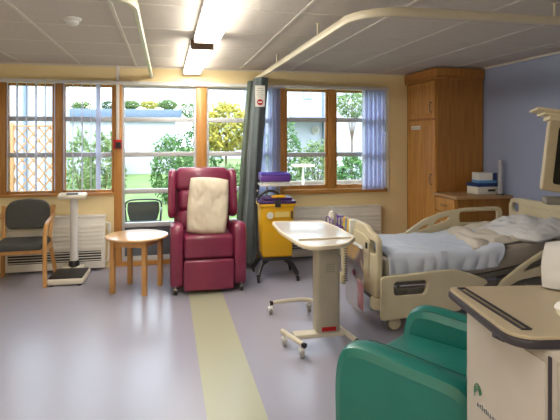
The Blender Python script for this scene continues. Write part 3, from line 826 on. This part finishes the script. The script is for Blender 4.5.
# ---------------------------------------------------------------- green armchair
t = thing('green_armchair', 'dark green vinyl armchair with rounded arms in the foreground', 'armchair', (1.268, 2.13, 0), rz=R(215))
def arm_bm(s):
    prof = [(-.35, .10), (.30, .10), (.30, .60), (-.24, .635), (-.335, .58), (-.36, .44)]
    b = plate(B(), prof, t=.14, bev=.05, M=Matrix.Translation((s*.322, 0, 0)) @ M_YZ, smooth=.10)
    return b
for s in (-1, 1):
    a = obj('arm', arm_bm(s), m_teal, t)
    q = s*.268; b = sweep(B(), [(q, .25, .591), (q, -.10, .614), (q, -.23, .613), (q, -.315, .55), (q, -.345, .44)], .0022, n=6); obj('seam', b, mat('green_piping', (.006, .10, .08), .5), a)
b = bb(B(), -.254, .254, -.33, .22, .30, .48, .045, 5)
for v in b.verts:
    if v.co.z > .42: v.co.z += .025*(1-(v.co.x/.27)**2)
obj('seat', b, m_teal, t)
obj('base', bb(B(), -.25, .25, -.28, .26, .08, .31, .01), m_teal, t)
b = bb(B(), -.32, .32, .20, .32, .12, .82, .05, 4)
for v in b.verts: v.co.y += max(0, v.co.z-.45)*.12
obj('backrest', b, m_teal, t)
for sx in (-1, 1):
    for sy in (-.28, .27): obj('leg', cyl(B(), (sx*.29, sy, 0), (sx*.29, sy, .105), .018, .024, n=14), m_black, t)

# ---------------------------------------------------------------- bedside locker, foreground
t = thing('bedside_locker', 'cream bedside locker with dark edged top in the right foreground', 'locker', (.925, 1.53, 0), rz=R(-9.5))
LT = 1.047
outl = [(0, 0), (.56, 0), (.56, -.44), (.04, -.44), (0, -.40)]
tp = [(.006, -.006), (.552, -.006), (.552, -.434), (.044, -.434), (.006, -.396)]
slot = [[(.030, -.03), (.055, -.03), (.075, -.39), (.050, -.39)]]
b = plate(B(), tp, slot, t=.012, bev=.003, M=Matrix.Translation((0, 0, LT-.006)), smooth=.03); obj('top', b, m_lockt, t)
b = plate(B(), outl, t=.024, bev=.007, M=Matrix.Translation((0, 0, LT-.022)), smooth=.035); obj('edge_trim', b, m_trim, t)
b = plate(B(), [(.028, -.028), (.057, -.028), (.077, -.392), (.048, -.392)], [[(.033, -.033), (.053, -.033), (.072, -.387), (.053, -.387)]], t=.006, bev=.001, M=Matrix.Translation((0, 0, LT+.001))); obj('handle_slot', b, m_trim, t)
def skew(b):
    for v in b.verts:
        if v.co.x < .2: v.co.x += -v.co.y*.10
    return b
b = B(); bb(b, .052, .53, -.442, -.045, .10, LT-.035, .004); skew(b); obj('cabinet_body', b, m_lock, t)
b = B(); bb(b, .047, .053, -.425, -.05, .12, LT-.07, .002); skew(b); obj('side_panel', b, m_lock, t)
b = B(); bb(b, .112, .52, -.455, -.442, .12, LT-.25, .003); dd = obj('door', b, mat('locker_front', (.48, .44, .42), .5), t)
b = B(); bb(b, .112, .52, -.455, -.442, LT-.24, LT-.06, .003); obj('drawer', b, m_lock, t)
b = B(); cyl(b, (.05, -.30, LT-.06), (.02, -.30, LT-.045), .010, n=12); obj('catch', b, m_trim, t)
b = B(); bb(b, .0485, .0525, -.446, -.436, .10, LT-.05); skew(b); obj('edge_strip', b, m_trim, t)
for sx in (.09, .48):
    for sy in (-.36, -.09): caster(t, sx, sy, .04, m_steel)
# maker's mark: ring of green arcs with lettering, on the left side panel
Mside = Matrix(((0, 0, -1, 0), (-1, 0, 0, 0), (0, 1, 0, 0), (0, 0, 0, 1)))    # XY -> (-Y, Z), facing -X
m_lg = mat('green_print', (.03, .20, .10), .5); m_ld = mat('slate_print', (.10, .12, .16), .5)
b = B()
for r_, a0, a1 in ((.026, 10, 215), (.019, 0, 190), (.012, -10, 180)):
    pts = [(.0455, -.118-r_*.8*math.cos(R(a0+(a1-a0)*i/14)), .742+r_*1.1*math.sin(R(a0+(a1-a0)*i/14))) for i in range(15)]
    sweep(b, pts,   .0020, .0008, n=6, smooth=False, up=(1, 0, 0))
skew(b); obj('emblem', b, m_lg, t)
b = B(); yy = -.112
for i, (h_, wd) in enumerate(((.012, .012), (.012, .008), (.017, .010), (.012, .008), (.015, .006), (.012, .007), (.012, .010), (.012, .012), (.012, .009))):
    box(b, (.0462, yy-wd/2, .700+h_/2), (.0015, .0028, h_)); box(b, (.0462, yy-wd/2, .700+(.009 if i % 2 else .002)), (.0015, wd*.8, .003)); yy -= wd+.003
skew(b); obj('lettering', b, m_ld, t)

b = puff(B(), .50, .21, .17, wr=.008, seed=5, pw=2.0)
for v in b.verts: v.co.z = max(v.co.z, -.05)
o = tag(obj('pillow', b, m_wpil), 'white pillow at the right edge behind the bedside locker top', 'pillow')
o.matrix_world = Matrix.Translation((1.47, 1.40, LT+.056)) @ Matrix.Rotation(R(-8), 4, 'Z')
t = thing('beaker', 'small white domed cup on the locker top at right edge', 'cup', (1.105, 1.205, LT))
obj('cup_body', lathe(B(), [(.020, 0), (.024, .006), (.026, .018)], n=24), m_tray, t)
obj('lid', lathe(B(), [(.027, .018), (.027, .023), (.020, .033), (.008, .037)], n=24), m_white, t)

# ---------------------------------------------------------------- garden
m_grass = mat('lawn', (.10, .18, .045), .9, var=.3, vscale=1.2, bump=.5, bscale=30, col2=(.15, .21, .06))
m_pave = mat('paving', (.22, .21, .19), .8, var=.15, vscale=3, bump=.2)
struct('floor_garden', bb(B(), -60, 70, D+WT, 90, -.35, -.12), m_grass)
struct('floor_terrace', bb(B(), -6, 10, D+WT, 8.1, -.12, -.06), m_pave)
def leafmat(n, a, b): return mat(n, a, .7, vscale=3, col2=b, trans=.3)
m_l = [leafmat('leaf_green', (.045, .13, .03), (.09, .20, .045)), leafmat('leaf_yellow', (.46, .38, .06), (.22, .26, .06)), leafmat('leaf_dark', (.03, .075, .035), (.06, .12, .045)), leafmat('leaf_pale', (.11, .19, .06), (.18, .24, .09))]
m_bark = mat('bark', (.12, .08, .05), .9, bump=.5)
def foliage(rx, ry, rz, n, size, c=(0, 0, 0)):
    b = B()
    for i in range(n):
        while True:
            v = Vector((random.uniform(-1, 1), random.uniform(-1, 1), random.uniform(-1, 1)))
            if v.length < 1: break
        v = v.normalized()*(v.length**.35)
        v *= 1+.28*noise.noise(v*2.3+Vector((rx, i % 3, 0)))
        p = Vector((v.x*rx+c[0], v.y*ry+c[1], v.z*rz+c[2]))
        a = Vector((random.gauss(0, 1), random.gauss(0, 1), random.gauss(0, 1))).normalized(); q = a.orthogonal().normalized()
        s = size*random.uniform(.6, 1.3)
        b.faces.new([b.verts.new(p+a*s), b.verts.new(p+q*s*.45), b.verts.new(p-a*s), b.verts.new(p-q*s*.45)])
    return b
def shrub(name, label, cat, px, py, y, wpx, hpx, mi, n=900, group=None, trunk=False, size=None):
    """px, py the middle of the crown, wpx, hpx its half sizes as seen"""
    c = at(px, py, y); k = y/500
    rx, rz = wpx*k, hpx*k
    t = thing(name, label, cat, (c.x, y, -.12), group=group)
    zc = c.z+.12
    if not trunk and zc-rz > 0: rz_ = (zc+rz)/2; zc = rz_; rz = rz_
    obj('foliage', foliage(rx, rx*.8, rz, n, size or max(.06, rx*.12), (0, 0, zc)), m_l[mi], t, flat=True)
    b = B(); cyl(b, (0, 0, 0), (0, 0, zc), max(.03, rx*.06), max(.015, rx*.03), n=10); 
    for a in range(5):
        an = a*1.256; cyl(b, (0, 0, zc*.6), (math.cos(an)*rx*.5, math.sin(an)*rx*.4, zc+rz*.2), max(.012, rx*.02), .008, n=6)
    obj('trunk' if trunk else 'stem', b, m_bark, t)
G = 'trees and shrubs in the garden'
shrub('garden_shrub', 'bushy green shrub outside the second window from the left', 'shrub', 104, 158, 10, 20, 22, 3, 1300, G)
shrub('garden_shrub', 'rounded green bush beyond the glazed door', 'shrub', 172, 152, 13, 19, 16, 0, 1500, G)
shrub('garden_tree', 'yellow green autumn tree behind the burgundy chair window', 'tree', 226, 128, 14, 24, 25, 1, 1800, G, True)
shrub('garden_shrub', 'green shrub just left of the yellow autumn tree', 'shrub', 204, 133, 15, 19, 22, 0, 1300, G)
shrub('garden_shrub', 'low pale shrub outside the window behind the burgundy chair', 'shrub', 232, 180, 11, 22, 16, 3, 1200, G)
shrub('garden_shrub', 'green shrub outside at the left side of the right window', 'shrub', 284, 142, 13, 18, 26, 0, 1400, G)
shrub('garden_shrub', 'wide green bush below the round wall sign outside', 'shrub', 318, 156, 12, 22, 15, 3, 1600, G)
shrub('garden_shrub', 'low dark green bush outside next to the lavender blind', 'shrub', 352, 166, 11, 16, 13, 0, 1200, G)
shrub('garden_tree', 'small leafy tree at the upper right of the windows', 'tree', 352, 104, 13, 17, 15, 3, 700, G, True)
shrub('garden_shrub', 'sparse shrub with pink flowers behind the trellis edge', 'shrub', 80, 150, 11, 12, 18, 3, 500, G)
for i, (px, py, w_, h_, mi, lab) in enumerate([(82, 106, 9, 4, 3, 'small distant tree above the low roof, leftmost'), (110, 106, 8, 5, 2, 'small distant tree above the low roof beside the post'), (130, 105, 9, 4, 3, 'distant rounded tree first right of the wooden post'), (150, 105, 9, 4, 1, 'distant orange tinted tree above the low roof'), (168, 105, 9, 5, 3, 'distant dark tree above the right end of the low roof'), (188, 110, 10, 8, 3, 'distant green tree beside the end of the low building')]):
    shrub('distant_tree', lab, 'tree', px, py, 36+9*(i % 2), w_, h_, mi, 700, 'distant trees over the low roof', True, w_*.08*.15)

# low white building with bluish fascia
m_render = mat('white_render', (.40, .41, .46), .8, var=.04)
m_fascia = mat('blue_fascia', (.13, .18, .27), .6)
a = at(40, 120, 24); c = at(176, 120, 24)
t = thing('outbuilding', 'low white building with a blue grey flat roof across the garden', 'building', ((a.x+c.x)/2, 26, -.12)); hw = (c.x-a.x)/2
zt = at(100, 118, 24).z+.12; zr = at(100, 109, 24).z+.12
obj('wall', bb(B(), -hw, hw, -2, 2, 0, zt), m_render, t)
obj('roof', bb(B(), -hw-.25, hw+.25, -2.2, 2.2, zt, zr, .02), m_fascia, t)
obj('eaves_board', bb(B(), -hw-.2, hw+.2, -2.15, -2.0, zt-.12, zt), m_render, t)
# pale house at the left
a = at(8, 100, 16); c = at(44, 100, 16)
t = thing('side_house', 'white rendered house wall seen through the leftmost window', 'building', ((a.x+c.x)/2, 18, -.12)); hw = (c.x-a.x)/2
obj('wall', bb(B(), -hw-1.5, hw, -2, 2, 0, 4.6), m_render, t)
obj('downpipe', cyl(B(), (hw-.5, -2.06, 0), (hw-.5, -2.06, 4.4), .05), m_fascia, t)
obj('roof', bb(B(), -hw-1.8, hw+.3, -2.3, 2.3, 4.6, 4.8), m_fascia, t)
# house beyond, right of the yellow tree
c = at(245, 112, 40)
t = thing('distant_house', 'pale distant house with a grey pitched roof beside the yellow tree', 'building', (c.x, 42, -.12))
obj('wall', bb(B(), -3.2, 3.2, -2, 2, 0, 2.8), m_render, t)
b = B(); V = [b.verts.new(p) for p in ((-3.5, -2.3, 2.8), (3.5, -2.3, 2.8), (3.5, 2.3, 2.8), (-3.5, 2.3, 2.8), (-1.5, 0, 4.6), (2.5, 0, 4.6))]
for f in ((0, 1, 5, 4), (2, 3, 4, 5), (1, 2, 5), (3, 0, 4), (3, 2, 1, 0)): b.faces.new([V[i] for i in f])
obj('roof', b, mat('slate', (.34, .34, .40), .7), t)
# two storey building on the right
a = at(292, 120, 15); c = at(335, 120, 15)
t = thing('garden_building', 'white two storey building with small upper window outside the right window', 'building', (a.x, 15, -.12)); ww = at(420, 120, 15).x-a.x
obj('wall', bb(B(), -.9, ww, 0, 4, 0, 5.6), m_render, t)
ze = at(300, 118, 15).z+.12
obj('canopy', bb(B(), -.2, c.x-a.x-.2, -.8, 0, ze-.12, ze, .01), m_fascia, t)
w0 = at(303, 100, 15).x-a.x; w1 = at(312, 100, 15).x-a.x
obj('upper_window', bb(B(), w0, w1, -.04, .01, at(300, 99, 15).z+.12, at(300, 86, 15).z+.12, .01), mat('blue_glass', (.30, .42, .60), .15), t)
obj('downpipe', cyl(B(), (at(323, 120, 15).x-a.x, -.06, 0), (at(323, 120, 15).x-a.x, -.06, 5.4), .04), m_fascia, t)
sg = at(315, 130, 15)
t = thing('wall_plaque', 'round beige plaque on the white building outside', 'plaque', (sg.x, 14.93, sg.z))
obj('disc', cyl(B(), (0, 0, 0), (0, .04, 0), .13, n=28, bev=.008), mat('stone_plaque', (.45, .42, .36), .8), t)
obj('inner_disc', cyl(B(), (0, -.012, 0), (0, 0, 0), .085, n=24), mat('stone_plaque_dark', (.30, .28, .25), .8), t)

# trellis
a = at(12, 125, 8.6); c = at(54, 125, 8.6); z1 = a.z
t = thing('trellis_panel', 'orange wooden lattice trellis outside the leftmost window', 'trellis', ((a.x+c.x)/2, 8.6, -.12)); hw = (c.x-a.x)/2
m_tr = mat('trellis_wood', (.40, .22, .10), .7, var=.15, vscale=6)
b = B(); zt = z1+.12
for s in (-1, 1): bb(b, s*hw-.03, s*hw+.03, -.03, .03, 0, zt+.03, .004)
bb(b, -hw, hw, -.02, .02, zt-.03, zt, .003); bb(b, -hw, hw, -.02, .02, .25, .29, .003)
obj('frame', b, m_tr, t)
b = B(); st = .125
def clipline(x0, z0, dx, dz):
    pts = []
    t0, t1 = -99, 99
    for p_, d_, lo, hi in ((x0, dx, -hw, hw), (z0, dz, .27, zt-.02)):
        a_, b_ = (lo-p_)/d_, (hi-p_)/d_
        if a_ > b_: a_, b_ = b_, a_
        t0, t1 = max(t0, a_), min(t1, b_)
    return (t0, t1) if t1-t0 > .03 else None
for k in range(-20, 24):
    for dy, sg_ in ((-.008, 1), (.008, -1)):
        x0 = k*st*1.3
        r_ = clipline(x0, .27, sg_*.7, .9)
        if r_:
            p0 = (x0+sg_*.7*r_[0], dy, .27+.9*r_[0]); p1 = (x0+sg_*.7*r_[1], dy, .27+.9*r_[1])
            sweep(b, [p0, p1], .018, .005, n=4, smooth=False, up=(0, 1, 0))
obj('lattice', b, m_tr, t)

# garden chair
c = at(143, 202, 7.4)
t = thing('garden_chair', 'dark wicker garden chair just outside the glazed door', 'chair', (c.x, 7.35, -.06), rz=R(180))
m_wick = mat('wicker', (.05, .06, .055), .7, vscale=60, bump=.6, bscale=120, var=.4)
b = plate(B(), [(-.19, .40), (.19, .40), (.23, .55), (.22, .68), (-.22, .68), (-.23, .55)], t=.02, bev=.004, M=Matrix.Translation((0, -.22, 0)) @ M_XZ, smooth=.04); obj('backrest', b, m_wick, t)
b = sweep(B(), [(-.23, -.22, 0), (-.24, -.22, .35), (-.255, -.23, .58), (-.22, -.235, .69), (0, -.24, .71), (.22, -.235, .69), (.255, -.23, .58), (.24, -.22, .35), (.23, -.22, 0)], .012); obj('back_frame', b, m_black, t)
obj('seat', bb(B(), -.23, .23, -.21, .24, .38, .41, .01), m_wick, t)
for s in (-1, 1):
    obj('leg', sweep(B(), [(s*.235, .23, 0), (s*.24, .23, .4)], .012, smooth=False), m_black, t)
    obj('arm', sweep(B(), [(s*.24, .22, .38), (s*.25, .2, .58), (s*.255, 0, .61), (s*.255, -.22, .58)], .012), m_black, t)
# bird table style garden table
c = at(303, 165, 9.3)
t = thing('garden_table', 'small pale square topped wooden garden table outside the right window', 'table', (c.x, 9.3, -.12)); zt = c.z+.12
obj('tabletop', bb(B(), -.19, .19, -.16, .16, zt-.03, zt+.01, .006), mat('pale_timber', (.72, .58, .40), .7), t)
obj('pole', cyl(B(), (0, 0, .03), (0, 0, zt-.03), .022, n=12), m_white, t)
b = B(); box(b, (0, 0, .02), (.34, .05, .04), .005); box(b, (0, 0, .02), (.05, .34, .04), .005); obj('foot', b, m_tr, t)
# low terrace wall with stones
c = at(285, 186, 9.9); d_ = at(372, 186, 9.9)
t = tag(obj('garden_wall', bb(B(), c.x, d_.x, 9.85, 10.1, -.12, at(320, 181, 9.9).z, .02), mat('old_stone', (.16, .13, .10), .9, var=.4, vscale=6, bump=.6, bscale=12)), 'low brown stone garden wall outside the right windows', 'wall')
